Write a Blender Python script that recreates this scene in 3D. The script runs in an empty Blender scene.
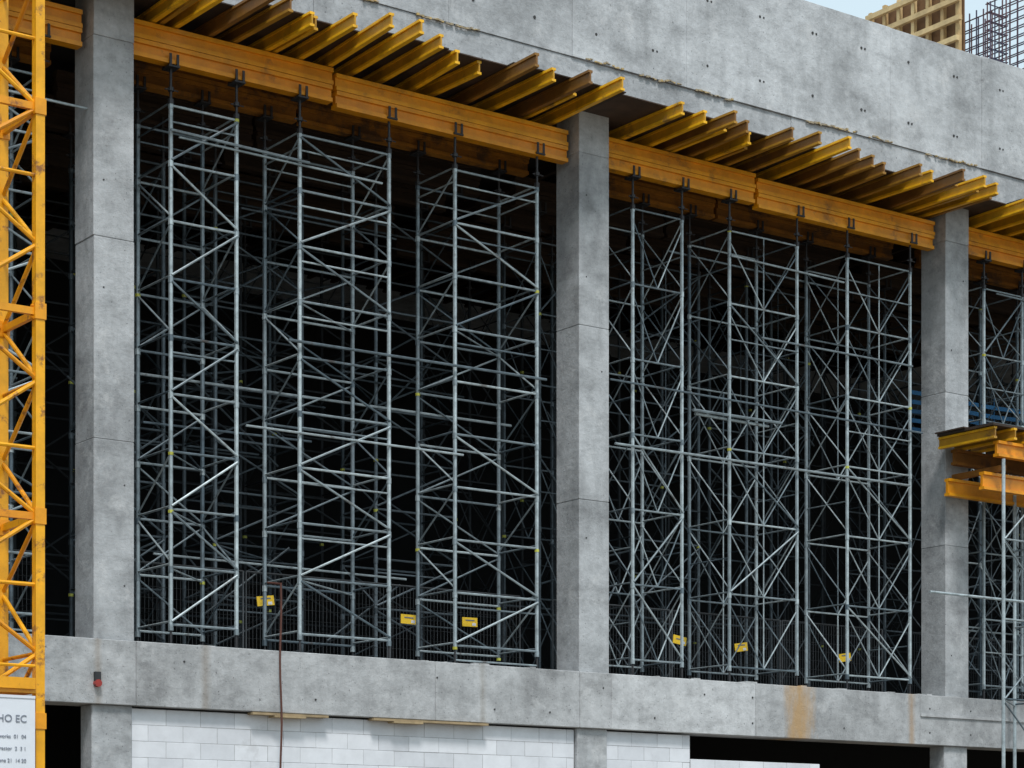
import bpy, math, random
from mathutils import Vector, Matrix
random.seed(7)
scene = bpy.context.scene
GZ = 1.7            # camera height; heights below are "above eye" + GZ
def Z(h): return h + GZ

# ------------------------------------------------------------ mesh builder
class MB:
    def __init__(s): s.v=[]; s.f=[]; s.t=[]; s.m=[]
    def _add(s, vs, fs, tone, mat):
        b=len(s.v); s.v+= [tuple(v) for v in vs]
        for f in fs:
            s.f.append(tuple(i+b for i in f)); s.t.append(tone); s.m.append(mat)
    def box(s, a, b, tone=None, mat=0):
        if tone is None: tone=random.random()
        x0,y0,z0=a; x1,y1,z1=b
        vs=[(x0,y0,z0),(x1,y0,z0),(x1,y1,z0),(x0,y1,z0),(x0,y0,z1),(x1,y0,z1),(x1,y1,z1),(x0,y1,z1)]
        s._add(vs,[(0,3,2,1),(4,5,6,7),(0,1,5,4),(1,2,6,5),(2,3,7,6),(3,0,4,7)],tone,mat)
    def cbox(s, a, b, c=0.02, tone=None, mat=0):
        if tone is None: tone=random.random()
        x0,y0,z0=a; x1,y1,z1=b
        def ring(z,k):
            return [(x0+k+c,y0+k,z),(x1-k-c,y0+k,z),(x1-k,y0+k+c,z),(x1-k,y1-k-c,z),
                    (x1-k-c,y1-k,z),(x0+k+c,y1-k,z),(x0+k,y1-k-c,z),(x0+k,y0+k+c,z)]
        vs=ring(z0,c)+ring(z0+c,0)+ring(z1-c,0)+ring(z1,c)
        fs=[tuple(reversed(range(8))),tuple(range(24,32))]
        for r in range(3):
            for i in range(8):
                j=(i+1)%8
                fs.append((r*8+i,r*8+j,r*8+8+j,r*8+8+i))
        s._add(vs,fs,tone,mat)
    def obeam(s, p, q, w, h, up=(0,0,1), off=(0,0), tone=None, mat=0):
        if tone is None: tone=random.random()
        p=Vector(p); q=Vector(q); d=(q-p).normalized(); up=Vector(up)
        sd=d.cross(up)
        if sd.length<1e-4: sd=d.cross(Vector((1,0,0)))
        sd.normalize(); u=sd.cross(d)
        o=sd*off[0]+u*off[1]
        vs=[]
        for e in (p,q):
            for a,b in ((-1,-1),(1,-1),(1,1),(-1,1)):
                vs.append(e+o+sd*(a*w/2)+u*(b*h/2))
        s._add(vs,[(0,1,2,3),(7,6,5,4),(0,4,5,1),(1,5,6,2),(2,6,7,3),(3,7,4,0)],tone,mat)
    def ibeam(s, p, q, w, h, ft, wt, tone=None, mat=0, wd=.15):
        if tone is None: tone=random.random()
        s.obeam(p,q,w,ft,off=(0,h/2-ft/2),tone=tone,mat=mat)
        s.obeam(p,q,w,ft,off=(0,-h/2+ft/2),tone=tone,mat=mat)
        s.obeam(p,q,wt,h-2*ft,tone=min(1,tone+wd),mat=mat)  # web tone darkened by wd: shade between the flanges, painted in
    def tube(s, p, q, r, n=6, tone=None, mat=0):
        if tone is None: tone=random.random()
        p=Vector(p); q=Vector(q); d=(q-p)
        if d.length<1e-5: return
        d.normalize()
        a=d.orthogonal().normalized(); b=d.cross(a)
        vs=[]
        for e in (p,q):
            for i in range(n):
                t=2*math.pi*i/n
                vs.append(e+a*(r*math.cos(t))+b*(r*math.sin(t)))
        fs=[tuple(reversed(range(n))),tuple(range(n,2*n))]
        for i in range(n):
            j=(i+1)%n; fs.append((i,j,n+j,n+i))
        s._add(vs,fs,tone,mat)
    def mesh(s, name, mats):
        me=bpy.data.meshes.new(name)
        me.from_pydata(s.v,[],s.f)
        for m in mats: me.materials.append(m)
        me.polygons.foreach_set('material_index', s.m)
        at=me.attributes.new('tone','FLOAT','FACE'); at.data.foreach_set('value', s.t)
        me.update(); return me
    def obj(s, name, mats, parent=None, loc=(0,0,0)):
        return link(name, s.mesh(name,mats), parent, loc)
def link(name, me, parent=None, loc=(0,0,0)):
    o=bpy.data.objects.new(name, me); scene.collection.objects.link(o)
    o.location=loc
    if parent: o.parent=parent
    return o
def empty(name, loc=(0,0,0)):
    o=bpy.data.objects.new(name,None); scene.collection.objects.link(o); o.location=loc; o.empty_display_size=.3; return o

# ------------------------------------------------------------ materials
def newmat(name):
    m=bpy.data.materials.new(name); m.use_nodes=True
    nt=m.node_tree; b=nt.nodes['Principled BSDF']; return m,nt,b
def N(nt,t,**k):
    n=nt.nodes.new(t)
    for a,v in k.items(): setattr(n,a,v)
    return n
def coords(nt, scale=(1,1,1)):
    tc=N(nt,'ShaderNodeTexCoord'); mp=N(nt,'ShaderNodeMapping'); mp.inputs['Scale'].default_value=scale
    nt.links.new(tc.outputs['Object'],mp.inputs['Vector']); return mp.outputs['Vector']
def noise(nt,vec,scale,detail=5,rough=.6):
    n=N(nt,'ShaderNodeTexNoise'); n.inputs['Scale'].default_value=scale; n.inputs['Detail'].default_value=detail
    n.inputs['Roughness'].default_value=rough; nt.links.new(vec,n.inputs['Vector']); return n.outputs['Fac']
def ramp(nt,fac,stops):
    r=N(nt,'ShaderNodeValToRGB'); e=r.color_ramp.elements
    while len(e)<len(stops): e.new(.5)
    for i,(p,c) in enumerate(stops):
        e[i].position=p; e[i].color=(c,c,c,1) if isinstance(c,(int,float)) else (*c,1)
    nt.links.new(fac,r.inputs['Fac']); return r.outputs['Color']
def mix(nt,a,b,fac,mode='MIX'):
    m=N(nt,'ShaderNodeMix',data_type='RGBA',blend_type=mode)
    for s,v in ((m.inputs[6],a),(m.inputs[7],b),(m.inputs[0],fac)):
        if isinstance(v,bpy.types.NodeSocket): nt.links.new(v,s)
        elif isinstance(v,(int,float)): s.default_value=v
        else: s.default_value=(*v,1)
    return m.outputs[2]
def tone(nt):
    a=N(nt,'ShaderNodeAttribute'); a.attribute_name='tone'; return a.outputs['Fac']
def bump(nt,b,h,strength=.3,dist=.02):
    n=N(nt,'ShaderNodeBump'); n.inputs['Strength'].default_value=strength; n.inputs['Distance'].default_value=dist
    nt.links.new(h,n.inputs['Height']); nt.links.new(n.outputs['Normal'],b.inputs['Normal'])

def concrete(name, c=(.47,.485,.50), stain=None):
    m,nt,b=newmat(name)
    v=coords(nt); vs=coords(nt,(2.2,2.2,.4))
    big=ramp(nt,noise(nt,v,.5,7,.7),[(.34,.66),(.5,1.0),(.66,1.16)])
    mid=ramp(nt,noise(nt,coords(nt,(.7,.7,1.5)),1.4,7,.72),[(.36,.76),(.5,1.0),(.66,1.12)])
    fine=ramp(nt,noise(nt,v,6,7,.75),[(.3,.80),(.55,1.0),(.8,1.10)])
    streak=ramp(nt,noise(nt,vs,1.0,6,.65),[(.36,.86),(.5,1.0),(.7,1.05)])
    tn=ramp(nt,tone(nt),[(0,.87),(1,1.08)])
    col=mix(nt,c,big,1,'MULTIPLY'); col=mix(nt,col,mid,1,'MULTIPLY'); col=mix(nt,col,fine,1,'MULTIPLY'); col=mix(nt,col,streak,1,'MULTIPLY'); col=mix(nt,col,tn,1,'MULTIPLY')
    pores=ramp(nt,noise(nt,v,26,2,.5),[(.25,.35),(.33,1.0)])
    col=mix(nt,col,pores,.9,'MULTIPLY')
    pt=ramp(nt,noise(nt,v,1.1,8,.75),[(.56,0.0),(.66,.45)])
    col=mix(nt,col,(.64,.645,.65),pt)
    dk=ramp(nt,noise(nt,coords(nt,(1.2,1.2,1.5)),1.5,8,.78),[(.58,0.0),(.70,.5)])
    col=mix(nt,col,(.22,.225,.23),dk)
    if stain:
        tc=N(nt,'ShaderNodeTexCoord'); sp=N(nt,'ShaderNodeSeparateXYZ'); nt.links.new(tc.outputs['Object'],sp.inputs[0])
        for (x,w,colr,amt) in stain:
            d=N(nt,'ShaderNodeMath',operation='SUBTRACT'); nt.links.new(sp.outputs['X'],d.inputs[0]); d.inputs[1].default_value=x
            a=N(nt,'ShaderNodeMath',operation='ABSOLUTE'); nt.links.new(d.outputs[0],a.inputs[0])
            nz=noise(nt,coords(nt,(2.5,2.5,.6)),2.2,6,.7)
            mm=N(nt,'ShaderNodeMath',operation='MULTIPLY_ADD'); nt.links.new(nz,mm.inputs[0]); mm.inputs[1].default_value=w*1.6; nt.links.new(a.outputs[0],mm.inputs[2])
            f=ramp(nt,mm.outputs[0],[(max(0,w*.85),amt),(min(1,w*1.75),0.0)])
            col=mix(nt,col,colr,f)
    nt.links.new(col,b.inputs['Base Color']); b.inputs['Roughness'].default_value=.88
    bump(nt,b,noise(nt,v,12,7,.72),.5,.03)
    return m
M_conc=concrete('concrete_wall_mat')
M_col=concrete('concrete_column_mat',(.44,.455,.47))
M_ledge=concrete('concrete_ledge_mat',(.47,.48,.49),[(30.05,.50,(.44,.27,.11),.85),(16.9,.12,(.2,.16,.12),.5),(22.4,.1,(.2,.17,.13),.4),(33.2,.14,(.36,.22,.10),.6),(15.0,.1,(.25,.2,.15),.5)])
def flat(name,c,rough=.7,metal=0,var=.25,nscale=6,c2=None,dirt=None):
    m,nt,b=newmat(name); v=coords(nt)
    t=tone(nt)
    col=mix(nt,c,c2 if c2 else tuple(x*.6 for x in c),t)
    n=ramp(nt,noise(nt,v,nscale,5,.65),[(.3,1-var),(.7,1+var*.4)])
    col=mix(nt,col,n,1,'MULTIPLY')
    if dirt:
        f=ramp(nt,noise(nt,v,dirt[1],6,.7),[(dirt[2],0.0),(dirt[2]+.1,dirt[3])])
        col=mix(nt,col,dirt[0],f)
    nt.links.new(col,b.inputs['Base Color']); b.inputs['Roughness'].default_value=rough; b.inputs['Metallic'].default_value=metal
    bump(nt,b,noise(nt,v,nscale*4,4,.6),.2,.01)
    return m
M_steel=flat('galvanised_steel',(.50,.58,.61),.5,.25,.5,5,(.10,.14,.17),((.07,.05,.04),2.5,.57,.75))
M_steel_d=flat('steel_shaded',(.16,.20,.23),.6,.3,.5,6,(.03,.045,.055),((.04,.03,.025),3,.58,.7))  # same steel, interior shade painted into the colour; rust blotches on top
M_steel_dd=flat('steel_deep_shaded',(.04,.05,.058),.7,.2,.4,7,(.012,.015,.018))  # steel of the deepest row, almost black to paint in the shade there
M_jack=flat('jack_steel',(.06,.06,.065),.55,.4)
M_tag=flat('coupler_paint',(.55,.58,.10),.5,0,.2,6,(.40,.38,.05))
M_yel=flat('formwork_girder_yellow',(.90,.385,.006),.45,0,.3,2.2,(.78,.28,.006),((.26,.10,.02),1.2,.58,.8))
M_yel_d=flat('formwork_girder_shaded',(.42,.16,.008),.7,0,.4,3,(.22,.085,.008),((.06,.03,.015),1.6,.54,.8))  # girder yellow with shade put into its colour, for set-back girders; plus dirt
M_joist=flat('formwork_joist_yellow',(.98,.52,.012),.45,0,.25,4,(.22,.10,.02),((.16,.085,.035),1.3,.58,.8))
M_joist_d=flat('formwork_joist_shaded',(.05,.027,.012),.7,0,.3,4,(.03,.015,.008))  # deep joists and girders: colour darkened to stand for ceiling shade
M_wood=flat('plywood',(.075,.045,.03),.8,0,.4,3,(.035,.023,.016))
M_wood_d=flat('plywood_shaded',(.014,.010,.008),.8)  # interior deck plywood, ceiling shade painted in as near-black
M_plank=flat('timber_plank',(.45,.34,.19),.8,0,.35,5,(.30,.22,.13))
M_crane=flat('crane_yellow_paint',(.90,.43,.008),.4,0,.25,3,(.76,.28,.006),((.22,.08,.03),4,.56,.9))
M_block=flat('aerated_block',(.76,.78,.82),.9,0,.10,3,(.64,.66,.70),((.42,.42,.43),1.1,.60,.4))
M_mortar=flat('mortar',(.50,.51,.52),.95)
M_dark=flat('shaded_interior',(.006,.007,.008),.95)  # inner walls and floor: darkness of the interior painted as their colour
M_wire=flat('fence_wire',(.10,.11,.12),.5,.4)
M_foam=flat('mortar_foam',(.50,.36,.15),.9,0,.5,9,(.34,.30,.24))
M_rebar=flat('rebar_rust',(.16,.08,.08),.8,.2,.4,6,(.06,.07,.13))
M_blue=flat('blue_netting',(.02,.16,.36),.7)
M_red=flat('red_brown_hose',(.13,.045,.03),.7)
M_white=flat('sign_white',(.72,.75,.80),.6,0,.08,2,(.70,.72,.78))
M_ink=flat('sign_ink',(.20,.22,.27),.6)
M_sy=flat('sign_yellow',(.85,.55,.03),.5,0,.1)
M_ground=flat('ground_soil',(.22,.18,.14),.95,0,.5,.8,(.2,.17,.13))
M_hole=flat('tie_hole',(.05,.05,.05),.9)

# ------------------------------------------------------------ geometry constants
COLS=[-3.68,5.98,15.65,25.30,34.97,44.63,54.3]    # right faces
CW=.70
H0=3.73; HB=2.70; HT=14.05; HS=15.0; HW=17.35
XA,XB=-5,56

g=MB(); g._add([(-900,-900,0),(900,-900,0),(900,900,0),(-900,900,0)],[(0,1,2,3)],.5,0)
g.obj('ground',[M_ground])

building=empty('concrete_building')
mb=MB()
for x in COLS:
    zs=[H0,6.9,10.1,13.27,HT]
    for i in range(4):
        j=random.uniform(-.008,.008)
        mb.cbox((x-CW+j,.0+abs(j),Z(zs[i])+(.0 if i==0 else .002)),(x+j,CW,Z(zs[i+1])-.002),.009,random.random())
    mb.box((x-CW+.03,.03,Z(H0)),(x-.03,CW-.03,Z(HT)),.2)
    for zz in (4.6,6.2,7.8,9.3,11.,12.5):
        for xx in (.17,.53):
            if random.random()<.4: mb.tube((x-CW+xx,-.004,Z(zz)),(x-CW+xx,.02,Z(zz)),.014,8,0,1)
mb.obj('columns',[M_col,M_hole],building)
mb=MB()
ed=[XA,5.3,11.2,15.66,21.4,24.58,25.32,28.9,33.45,39,44.6,XB]
for a,b in zip(ed[:-1],ed[1:]):
    j=random.uniform(0,.008)
    mb.cbox((a+.002,-.05-j,Z(HB)),(b-.002,.62,Z(H0)),.010,random.random())
mb.box((XA,-.03,Z(HB)+.03),(XB,.6,Z(H0)-.03),.3)
x=XA+.6
while x<XB:
    for zz in (2.95,3.45):
        if random.random()<.55: mb.tube((x,-.062,Z(zz)),(x,.0,Z(zz)),.018,8,0,1)
    x+=1.23
mb.box((33.45,-.085,Z(3.28)),(44.6,-.045,Z(3.34)),.5)
x=11
while x<44:
    l=random.uniform(.05,.35)
    if random.random()<.4: mb.box((x,-.045-random.random()*.01,Z(H0)-.012),(x+l,.05+random.random()*.2,Z(H0)+random.uniform(.008,.03)),random.random())
    x+=l+random.uniform(.05,.7)
mb.obj('ledge_beam',[M_ledge,M_hole],building)
mb=MB()
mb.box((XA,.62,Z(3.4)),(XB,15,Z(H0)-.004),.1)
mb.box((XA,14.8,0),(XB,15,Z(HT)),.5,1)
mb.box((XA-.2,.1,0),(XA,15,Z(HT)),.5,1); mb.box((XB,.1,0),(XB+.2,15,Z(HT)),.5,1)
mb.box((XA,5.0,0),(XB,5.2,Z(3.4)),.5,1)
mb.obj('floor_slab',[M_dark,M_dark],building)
mb=MB()
mb.box((XA,.04,Z(HT)),(XB,15,Z(HS)-.03),.35)
pw=5.46; xs=[24.44+pw*k for k in range(-6,7)]
xs=[q for q in xs if XA<q<XB]; xs=[XA]+xs+[XB]
for a,b in zip(xs[:-1],xs[1:]):
    j=random.uniform(0,.012)
    # pour made of two shutter widths, each its own tone
    mid=a+(b-a)*.5
    for (u,v_) in ((a,mid),(mid,b)):
        mb.cbox((u+.0015,-j,Z(HS)-.02),(v_-.0015,.3,Z(HW)+random.uniform(-.01,.01)),.005,random.random())
    mb.cbox((a+.002,.02+j,Z(HT)+.01),(b-.002,.045+j,Z(HS)-.024),.004,random.random()*.5)
    xx=a+.55
    while xx<b-.2:
        for zz in (15.5,16.75):
            mb.tube((xx,-.016,Z(zz)),(xx,.02,Z(zz)),.028,8,0,1)
            if random.random()<.5: mb.tube((xx+.1,-.016,Z(zz)),(xx+.1,.02,Z(zz)),.022,8,0,1)
        xx+=1.35
mb.box((XA,.03,Z(HS)),(XB,.27,Z(HW)-.05),.3)
mb.obj('parapet_wall',[M_conc,M_hole],building)
mb=MB(); x=10
while x<44:
    l=random.uniform(.15,1.6)
    if random.random()<.7:
        n=max(2,int(l/.05)); hh=0
        for k in range(n):
            hh=max(-.03,min(.04,hh+random.uniform(-.02,.02)))
            if random.random()<.85: mb.box((x+l*k/n,-.02-random.random()*.02,Z(HS)-.03+hh),(x+l*(k+1)/n,0.0,Z(HS)+hh+random.uniform(-.02,.01)),random.random())
    x+=l+random.uniform(.05,.4)
mb.obj('joint_grout',[M_foam],building)
mb=MB()
for x in COLS:
    mb.cbox((x-.72,.03,0),(x-.02,.45,Z(HB)),.014,random.random())
mb.obj('lower_columns',[M_col],building)

def blockwall(x0,x1,top):
    e=MB(); rh=.262; r=0; z=top
    while z>0:
        zb=max(z-rh,0); x=x0-(.32 if r%2 else 0)
        while x<x1:
            a=max(x,x0); b=min(x+.625,x1)
            if b-a>.05:
                j=random.uniform(0,.007)
                e.cbox((a+.003,.10+j,zb+.003),(b-.003,.34,z-.003),.004,random.random(),0)
            x+=.625
        z-=rh; r+=1
    e.box((x0,.108,0),(x1,.33,top-.02),.5,1)
    return e
blockwall(15.64,24.56,Z(HB)-.03).obj('block_wall',[M_block,M_mortar])
e=blockwall(25.29,27.35,Z(HB)-.03); e2=blockwall(27.36,30.75,Z(2.22))
b2=len(e.v); e.v+=e2.v; e.f+=[tuple(i+b2 for i in f) for f in e2.f]; e.t+=e2.t; e.m+=e2.m
e.obj('block_wall',[M_block,M_mortar])
for (a,b) in ((17.75,19.2),(20.1,22.5)):
    mb=MB(); mb.box((a,-.10,Z(HB)-.05),(b,.09,Z(HB)-.012),.6); mb.box((a+.4,-.12,Z(HB)-.08),(a+1.0,.09,Z(HB)-.052),.1); mb.obj('timber_plank',[M_plank])

# ------------------------------------------------------------ scaffold towers
def tower_mesh(w,d,style,seed,steel):
    rnd=random.Random(seed); mb=MB(); top=8.85; H=9.43
    def T(p,q,r,t=None): mb.tube(p,q,r,6,rnd.random() if t is None else t,0)
    legs=[(0,0),(w,0),(w,d),(0,d)]
    for li,(x,y) in enumerate(legs):
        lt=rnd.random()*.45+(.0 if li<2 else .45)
        z=.3
        while z<top-.05:
            z2=min(top,z+(.944*2 if style==1 else 1.42))
            T((x,y,z),(x,y,z2-.004),.036,min(1,max(0,lt+rnd.uniform(-.2,.2)))); z=z2
        mb.tube((x,y,.0),(x,y,.3),.02,6,.5,1); mb.box((x-.08,y-.08,.0),(x+.08,y+.08,.014),.5,1)
        mb.tube((x,y,top),(x,y,H-.03),.024,6,.5,1)
        mb.tube((x,y,top+.18),(x,y,top+.24),.055,6,.5,1)     # jack nut
        for s in (-1,1): mb.tube((x,y,top+.21),(x+s*.12,y-.03,top+.19),.012,5,.5,1)
        mb.box((x-.10,y-.13,H-.04),(x+.10,y+.13,H-.012),.5,1)
        for s in (-1,1):
            for q in (-1,1): mb.box((x+q*.065-.02,y+s*.122-.01,H-.012),(x+q*.065+.02,y+s*.122+.01,H+.17),.4,1)
        mb.tube((x,y,top-.03),(x,y,top+.05),.052,6,.5,1)
        k=.3
        while k<top:
            tg=rnd.random()<.10
            mb.tube((x,y,k-(.025 if tg else .05)),(x,y,k+(.025 if tg else .05)),.044,6,rnd.random(),2 if tg else 0)
            k+=.944 if style==1 else 1.42
    if style==1:
        n=9; dz=(top-.4)/n
        for i in range(n+1):
            z=.35+i*dz
            for (y) in (0,d):
                T((0,y,z),(w,y,z),.021)
                if i==n or (y==0 and rnd.random()<.4): T((0,y,z-.26),(w,y,z-.26),.016)
            for x in (0,w):
                T((x,0,z+.05),(x,d,z+.05),.018)
                if i==n: T((x,0,z-.2),(x,d,z-.2),.016)
            if i<n:
                if rnd.random()<.9:
                    a,b=((0,w) if (i+seed)%2 else (w,0)); T((a,-.035,z+.05),(b,-.035,z+dz-.05),.020)
                if rnd.random()<.6:
                    a,b=((0,w) if (i+seed+1)%2 else (w,0)); T((a,d+.035,z+.05),(b,d+.035,z+dz-.05),.017,.3+.7*rnd.random())
                for x in (0,w):
                    if rnd.random()<.65:
                        a,b=((0,d) if i%2 else (d,0)); T((x,a,z+.08),(x,b,z+dz-.03),.017)
            if rnd.random()<.2: T((0,0,z-.03),(w,d,z-.03),.016)
    else:
        n=6; dz=(top-.35)/n
        for i in range(n+1):
            z=.33+i*dz
            for y in (0,d):
                T((0,y,z),(w,y,z),.018)
                if i<n and (y==0 or rnd.random()<.6):
                    m=w/2
                    T((m,y,z),(0,y,z+dz*.86),.014); T((m,y,z),(w,y,z+dz*.86),.014)
                    if w>1.5: T((m,y,z),(m,y,z+dz),.014)
            for x in (0,w):
                T((x,0,z+.04),(x,d,z+.04),.016)
                if i<n:
                    T((x,0,z+.1),(x,d,z+dz-.05),.013)
                    if rnd.random()<.6: T((x,d,z+.1),(x,0,z+dz-.05),.013)
                    if rnd.random()<.3: T((x,0,z+dz*.5),(x,d,z+dz*.5),.013)
            if i<n and rnd.random()<.6:
                a,b=((0,w) if i%2 else (w,0)); T((a,-.04,z+.05),(b,-.04,z+dz-.05),.018)
            if i<n and rnd.random()<.4: T((0,-.03,z+dz*.5),(w,-.03,z+dz*.5),.014)
    return mb.mesh('scaffold_tower_mesh',[steel,M_jack,M_tag])
TW=[(16.45,1.21),(18.87,1.79),(22.05,1.81)]
ROWS=[.30,3.1,6.2]
cache={}
for bay in (-1,0,1,2):
    off=bay*9.655
    for ti,(tx,w) in enumerate(TW):
        for ri,ry in enumerate(ROWS):
            st=1 if bay<1 else 2
            key=(ti,st,ri,bay%2)
            if key not in cache:
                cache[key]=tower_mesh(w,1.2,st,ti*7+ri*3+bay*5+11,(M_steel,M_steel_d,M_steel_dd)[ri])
            link('scaffold_tower',cache[key],None,(tx+off+(0 if ri==0 else random.uniform(-.35,.35)),ry,Z(H0)))
mb=MB()
def TT(x0,x1,y,h,dh=0,r=.024,m=0): mb.tube((x0,y,Z(h)),(x1,y,Z(h+dh)),r,6,None,m)
for y in (.24,1.56,3.0,4.4):
    for b in (-1,0,1,2):
        for h in (5.3,7.7,9.0,10.4,12.2):
            if random.random()<.38:
                a=15.7+b*9.655; x0=a+random.uniform(0.05,4.2); x1=min(x0+random.uniform(2.5,6),a+8.9)
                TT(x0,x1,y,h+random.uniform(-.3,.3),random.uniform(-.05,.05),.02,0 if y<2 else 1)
TT(25.6,33.4,.2,8.06,0.02); TT(25.5,33.8,.22,9.25,-.03,.02); TT(18.6,24.0,.2,9.0,.04); TT(27.6,29.9,.3,8.95,.02,.03); TT(27.7,29.6,.36,8.90,-.02,.03)
TT(16.4,19.0,.2,12.1,-.05); TT(15.7,24.2,1.58,8.4,.05)
for k in range(40):
    b=random.choice((-1,0,0,1,1,1,2)); a=15.9+b*9.655
    x=a+random.uniform(0,7); h=random.uniform(4.2,11.5); y=random.uniform(1.6,5)
    s=random.choice((-1,1)); mb.tube((x,y,Z(h)),(min(x+random.uniform(1,2.2),a+8.4),y+random.uniform(-.4,.4),Z(h+s*random.uniform(.4,1.6))),.02,6,None,1)
mb.obj('tie_tubes',[M_steel,M_steel_d])

# wire mesh fence behind first tower row + signs
for b in (-1,0,1,2):
    a=15.66+b*9.655; n=3; w=(9.655-.72)/n
    for k in range(n):
        mb=MB(); x0=a+k*w+.03; x1=a+(k+1)*w-.03; y=1.8; z0=Z(H0)+.06; z1=z0+1.5
        for x in (x0,x1): mb.tube((x,y,z0-.05),(x,y,z1),.017,6)
        mb.tube((x0,y,z1),(x1,y,z1),.014); mb.tube((x0,y,z0),(x1,y,z0),.014)
        x=x0+.06
        while x<x1: mb.tube((x,y,z0),(x,y,z1),.004,3); x+=.075
        z=z0+.15
        while z<z1: mb.tube((x0,y,z),(x1,y,z),.005,3); z+=.19
        mb.obj('mesh_fence_panel',[M_wire])
for i,(x,h) in enumerate(((19.03,4.80),(22.02,4.68),(23.38,4.72),(28.49,4.7),(30.13,4.66),(33.07,4.62))):
    mb=MB(); y=1.76; tl=random.uniform(-.03,.03)
    mb.obeam((x-.17,y,Z(h)-tl),(x+.17,y,Z(h)+tl),.012,.17,tone=0.,mat=0)
    mb.obeam((x-.10,y-.009,Z(h)+.03),(x+.10,y-.009,Z(h)+.03+tl),.003,.022,tone=.5,mat=1)
    mb.obeam((x+.05,y-.009,Z(h)-.04),(x+.13,y-.009,Z(h)-.04+tl*.5),.003,.05,tone=.5,mat=2)
    mb.obj('warning_sign',[M_sy,M_ink,M_white])

# ------------------------------------------------------------ girders & joists
HGb,HGt=13.17,13.77
for b in (-1,0,1,2):
    a=15.66+b*9.655
    segs=((a+.02,a+3.82,0),(a+3.88,a+8.85,-.07))
    for r,ry in enumerate(ROWS):
        for y in (ry,ry+1.2):
            front=(r==0 and y<1)
            mb=MB()
            for (x0,x1,dz) in segs:
                zc=Z((HGb+HGt)/2)+ (dz if front else 0)
                h=HGt-HGb-.01
                t1=random.random()*.6; t2=random.random()*.6; hh=h/2-.010
                mb.ibeam((x0,y,zc+h/4),(x1,y,zc+h/4),.19,hh,.07,.10,t1,wd=.4)
                mb.ibeam((x0+random.uniform(0,.03),y,zc-h/4),(x1-random.uniform(0,.03),y,zc-h/4),.19,hh,.07,.10,t2,wd=.4)
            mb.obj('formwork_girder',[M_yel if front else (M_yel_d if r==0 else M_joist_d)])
mb=MB(); x=6.2
while x<44.4:
    incol=any(c-CW-.05<x<c+.05 for c in COLS)
    if not incol:
        out=-1.60+random.uniform(-.32,.24); sk=random.uniform(-.20,.20)
        if random.random()<.14: out+=random.uniform(.2,.8)
        zc=Z(13.90); t=random.random()
        t=t*.25 if t<.68 else t
        h=.235
        mb.ibeam((x,out,zc),(x+sk,1.75,zc),.09,h,.042,.03,t,wd=.45)
        mb.ibeam((x+.1,2.1,zc),(x+.1,7.0,zc),.095,h,.048,.034,.8,1)
        mb.ibeam((x+.1,7.1,zc),(x+.1,12.0,zc),.095,h,.048,.034,.8,1)
        if random.random()<.2:
            mb.ibeam((x+.14,out+random.uniform(.1,.7),zc+.004),(x+sk+.15,1.7,zc+.004),.08,h,.042,.03,random.random(),wd=.4)
    x+=random.uniform(.44,.66)
mb.obj('formwork_joists',[M_joist,M_joist_d])
mb=MB(); x=6
while x<44.4:
    l=random.choice((1.25,2.5,.6)) 
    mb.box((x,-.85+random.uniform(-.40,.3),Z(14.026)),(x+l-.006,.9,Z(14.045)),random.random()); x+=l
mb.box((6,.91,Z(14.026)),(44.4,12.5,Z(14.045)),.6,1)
mb.obj('plywood_deck',[M_wood,M_wood_d])

# ------------------------------------------------------------ projecting platform at third column
plat=empty('formwork_platform')
mb=MB(); x0,x1=33.88,41.5
mb.box((x0,-1.65,Z(9.10)),(x1,-.12,Z(9.15)),.8,1)
mb.box((x0-.05,-.9,Z(9.152)),(x0+1.3,.0-.1,Z(9.18)),.3,1)
xx=x0+.12
while xx<x1:
    mb.ibeam((xx,-1.75+random.uniform(-.2,.15),Z(8.97)),(xx+random.uniform(-.08,.08),-.1,Z(8.97)),.09,.24,.045,.03,random.random()**1.5,wd=.5); xx+=.47
mb.obj('joists',[M_joist,M_wood],plat)
mb=MB()
for y in (-1.45,-.3): mb.ibeam((x0+.3,y,Z(8.68)),(x1,y,Z(8.68)),.15,.32,.06,.06,mat=0 if y<-1 else 1)
for y in (-1.2,-.25): mb.ibeam((x0+.15,y,Z(8.05)),(x1,y,Z(8.05)),.14,.36,.06,.06,wd=.5)
for k in range(5): mb.obeam((x0+.5+k*1.6,-1.5,Z(8.3)),(x0+.5+k*1.6,-.1,Z(8.3)),.1,.12,mat=1)
mb.obj('girders',[M_yel,M_yel_d],plat)
mb=MB()
for tx in (34.35,37.4):
    for (x,y) in ((tx,-1.5),(tx+1.7,-1.5),(tx+1.7,-.3),(tx,-.3)):
        if (x,y)==(34.35,-.3): continue
        mb.tube((x,y,.02),(x,y,Z(8.48)),.038,8,.15); mb.box((x-.1,y-.1,0),(x+.1,y+.1,.03),.5)
    for k in range(6):
        z=.4+k*1.63
        mb.tube((tx,-1.5,z),(tx+1.7,-1.5,z),.02)
        a,b=(0,1.7) if k%2 else (1.7,0)
        mb.tube((tx+a,-1.54,z),(tx+b,-1.54,z+1.55),.018)
        mb.tube((tx+1.7,-1.5,z+.04),(tx+1.7,-.3,z+.04),.02)
        if k%2: mb.tube((tx,-1.5,z),(tx+1.7,-.3,z),.018)
mb.tube((33.0,-.75,Z(5.75)),(37.6,-1.56,Z(5.60)),.028,8,.1)
mb.obj('support_tower',[M_steel],plat)
mb=MB()
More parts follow.
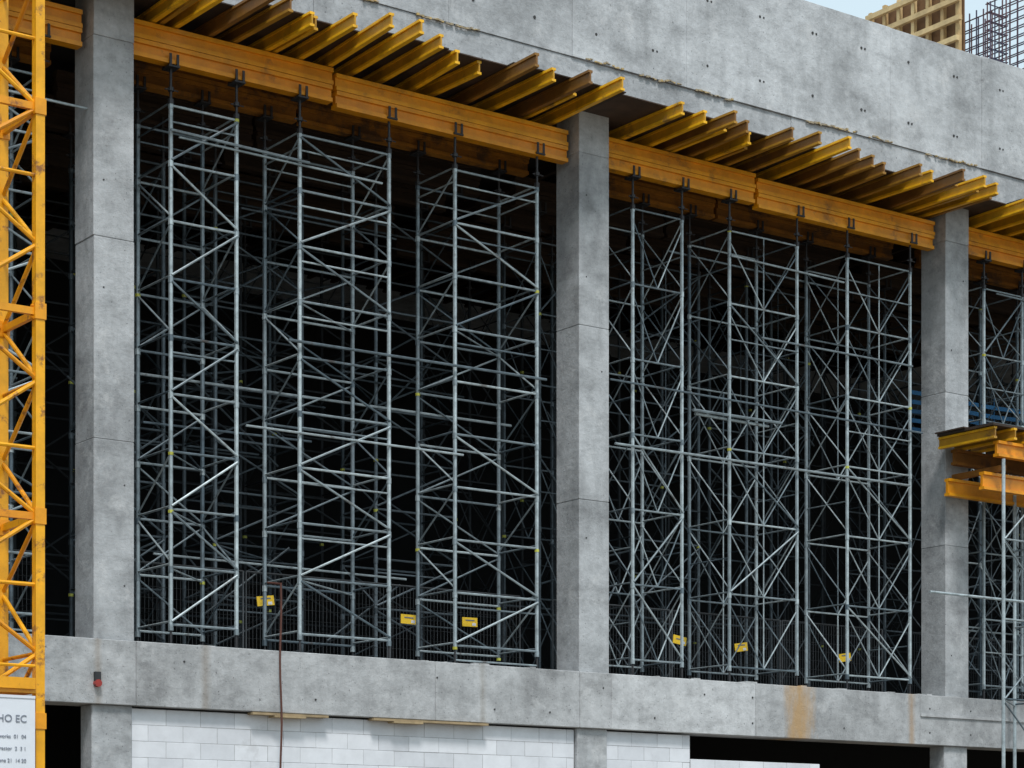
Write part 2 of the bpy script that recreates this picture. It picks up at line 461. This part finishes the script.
for k in range(5): 
    z=Z(9.75+k*.2)
    for j in range(10):
        xa=35.2+j*.9; mb.obeam((xa,1.9+.03*math.sin(j*2.1+k),z+.02*math.sin(j*1.7)),(xa+.9,1.9+.03*math.sin(j*2.1+2.1+k),z+.02*math.sin(j*1.7+1.7)),.01,.09)
for j in range(11): mb.tube((35.2+j*.9,1.93,Z(9.6)),(35.2+j*.9,1.93,Z(10.75)),.015)
mb.obj('blue_safety_netting',[M_blue])

# ------------------------------------------------------------ tower crane mast
mast=empty('tower_crane_mast')
mb=MB(); X1=11.39; X0=X1-1.25; Y0=-6.0; Y1=Y0+1.15; top=16.5+GZ
corners=[(X0,Y0),(X1,Y0),(X1,Y1),(X0,Y1)]
for (x,y) in corners:
    mb.box((x-.06,y-.06,0),(x+.06,y+.06,top),.1)
k=0; z=.2; p=.86
def face(a,b,z,k):
    (xa,ya),(xb,yb)=a,b
    if k%2: (xa,ya),(xb,yb)=(xb,yb),(xa,ya)
    mb.tube((xa,ya,z),(xb,yb,z+p),.030,8)
    if k%2==0: mb.tube((xb,yb,z),(xa,ya,z),.026,8)
while z<top-p:
    for i in range(4): face(corners[i],corners[(i+1)%4],z,k+(i%2))
    if k%3==1:
        for (x,y) in corners: 
            mb.box((x-.075,y-.075,z-.10),(x+.075,y+.075,z+.10),.7)
            mb.tube((x-.1,y,z-.07),(x+.1,y,z-.07),.02,6,.9); mb.tube((x-.1,y,z+.07),(x+.1,y,z+.07),.02,6,.9)
        for i in range(4):
            a=corners[i]; b=corners[(i+1)%4]
            mb.obeam((*a,z),(*b,z),.06,.09)
        mb.tube((*corners[0],z),(*corners[2],z),.025)
    z+=p; k+=1
for x in (X1-.75,X1-.4): mb.tube((x,Y1-.25,0),(x,Y1-.25,top),.018)
z=.3
while z<top: mb.tube((X1-.75,Y1-.25,z),(X1-.4,Y1-.25,z),.012); z+=.3
mb.obj('lattice',[M_crane],mast)
mb=MB()
mb.box((X0-.5,Y0-.1,Z(2.28)),(X1-.08,Y0+.9,Z(2.33)),.5)
mb.obeam((X0-.5,Y0-.12,Z(2.40)),(X1-.1,Y0-.12,Z(2.40)),.04,.14); mb.tube((X0-.5,Y0-.12,Z(2.62)),(X1-.1,Y0-.12,Z(2.62)),.02)
mb.obj('rest_platform',[M_crane],mast)

sign=empty('site_information_board')
mb=MB(); mb.box((9.1,-6.24,Z(.55)),(11.24,-6.21,Z(2.2)),.3,0)
for (a,b) in (((9.1,-6.25,Z(2.2)),(11.24,-6.205,Z(2.235))),((9.1,-6.25,Z(.52)),(11.24,-6.205,Z(.55)))): mb.box(a,b,.5,1)
for x in (9.5,10.8): mb.box((x-.03,-6.2,0),(x+.03,-6.14,Z(2.1)),.5,2)
mb.obj('board',[M_white,M_white,M_jack],sign)
def text(s,x,z,size):
    c=bpy.data.curves.new('lettering','FONT'); c.body=s; c.size=size; c.extrude=.002; c.align_x='RIGHT'
    o=bpy.data.objects.new('lettering',c); scene.collection.objects.link(o); o.location=(x,-6.247,z); o.rotation_euler=(math.radians(90),0,0)
    c.materials.append(M_ink); o.parent=sign
text('BUILDING (HO EC',11.13,Z(1.9),.13)
for k,s in enumerate(('building works  01  04','contractor  2  3 1','phone 21  14 20','area  1 : 200','no entry  12','permit 20')): text(s,11.12,Z(1.70-k*.15),.065)

mb=MB(); px,py=18.25,-.14; prev=Vector((px,py,Z(4.85)))
for k in range(1,26):
    zz=Z(4.85)-k*(Z(4.85))/25; q=Vector((px+.012*math.sin(k*.9),py+.01*math.sin(k*.5),max(zz,.02)))
    mb.tube(prev,q,.018,8,.5); prev=q
mb.tube((px,py,Z(4.83)),(px,.3,Z(4.9)),.018,8,.5)
mb.obj('hanging_hose',[M_red])
mb=MB(); mb.box((14.92,-.12,Z(2.98)),(15.02,-.06,Z(3.2)),.5,0); mb.tube((14.97,-.14,Z(3.02)),(14.97,-.05,Z(3.02)),.06,10,.2,1)
mb.obj('junction_box',[M_jack,flat('red_plastic',(.4,.04,.03),.4)])

# ------------------------------------------------------------ roof-top formwork panel and rebar
mb=MB(); X=35.7
y0,y1=1.0,3.75; zb,zt=Z(15.0),Z(19.5)
mb.box((X+.2,y0,zb),(X+.23,y1,zt),.3,1)
z=zb+.2
while z<zt: mb.obeam((X,y0-random.random()*.15,z),(X,y1,z),.09,.11,tone=random.random(),mat=2); z+=.42
y=y0+.06
while y<=y1: mb.obeam((X+.1,y,zb),(X+.1,y,zt+random.uniform(-.1,.1)),.09,.10,up=(1,0,0),tone=random.random(),mat=2); y+=.44
mb.obj('wall_formwork_panel',[M_joist,flat('panel_plywood',(.24,.13,.06),.8),flat('pale_timber',(.78,.58,.30),.8,0,.3,4,(.50,.33,.15))])
mb=MB()
for (xa,ya,xb,yb,zt2) in ((36.3,.6,36.3,2.2,18.95),(38.2,.6,38.2,2.4,20)):
    n=9
    for k in range(n):
        for dx in (0,.5):
            t=k/(n-1); mb.tube((xa+dx,ya+(yb-ya)*t,Z(15)),(xa+dx,ya+(yb-ya)*t,Z(zt2+random.uniform(-.15,.15))),.018)
    z=15.1
    while z<zt2-.1:
        for dx in (0,.5): mb.tube((xa+dx,ya-.05,Z(z)),(xa+dx,yb+.05,Z(z)),.014)
        mb.tube((xa,ya,Z(z)),(xa+.5,ya,Z(z)),.014); mb.tube((xa,yb,Z(z)),(xa+.5,yb,Z(z)),.014); z+=.2
mb.obj('rebar_cage',[M_rebar])

# ------------------------------------------------------------ light, sky, camera
w=bpy.data.worlds.new('World'); scene.world=w; w.use_nodes=True; nt=w.node_tree
sky=nt.nodes.new('ShaderNodeTexSky'); sky.sky_type='NISHITA'; sky.sun_disc=False
el=math.radians(58); az=math.radians(205)
sky.sun_elevation=el; sky.sun_rotation=az; sky.air_density=1.0; sky.dust_density=3
bg=nt.nodes['Background']; bg.inputs['Strength'].default_value=.12
mx=nt.nodes.new('ShaderNodeMix'); mx.data_type='RGBA'; mx.inputs[0].default_value=.75
nt.links.new(sky.outputs[0],mx.inputs[6]); mx.inputs[7].default_value=(7.0,8.6,9.3,1)   # thin bright cloud veil
nt.links.new(mx.outputs[2],bg.inputs['Color'])
L=bpy.data.lights.new('sun','SUN'); L.energy=2.6; L.angle=math.radians(12); L.color=(1,.98,.955)
so=bpy.data.objects.new('sun',L); scene.collection.objects.link(so)
d=Vector((math.sin(az)*math.cos(el),math.cos(az)*math.cos(el),math.sin(el)))
so.rotation_euler=(-d).to_track_quat('-Z','Y').to_euler()
cam=bpy.data.cameras.new('camera'); co=bpy.data.objects.new('camera',cam); scene.collection.objects.link(co)
cam.sensor_width=36; cam.lens=2200/1024*36; cam.shift_y=(875-384)/1024; cam.clip_end=3000; cam.clip_start=.5
co.location=(0,-32,GZ); co.rotation_euler=(math.radians(90),0,-math.atan2(.585,.811))
scene.camera=co
scene.view_settings.view_transform='Standard'; scene.view_settings.look='None'; scene.view_settings.exposure=0
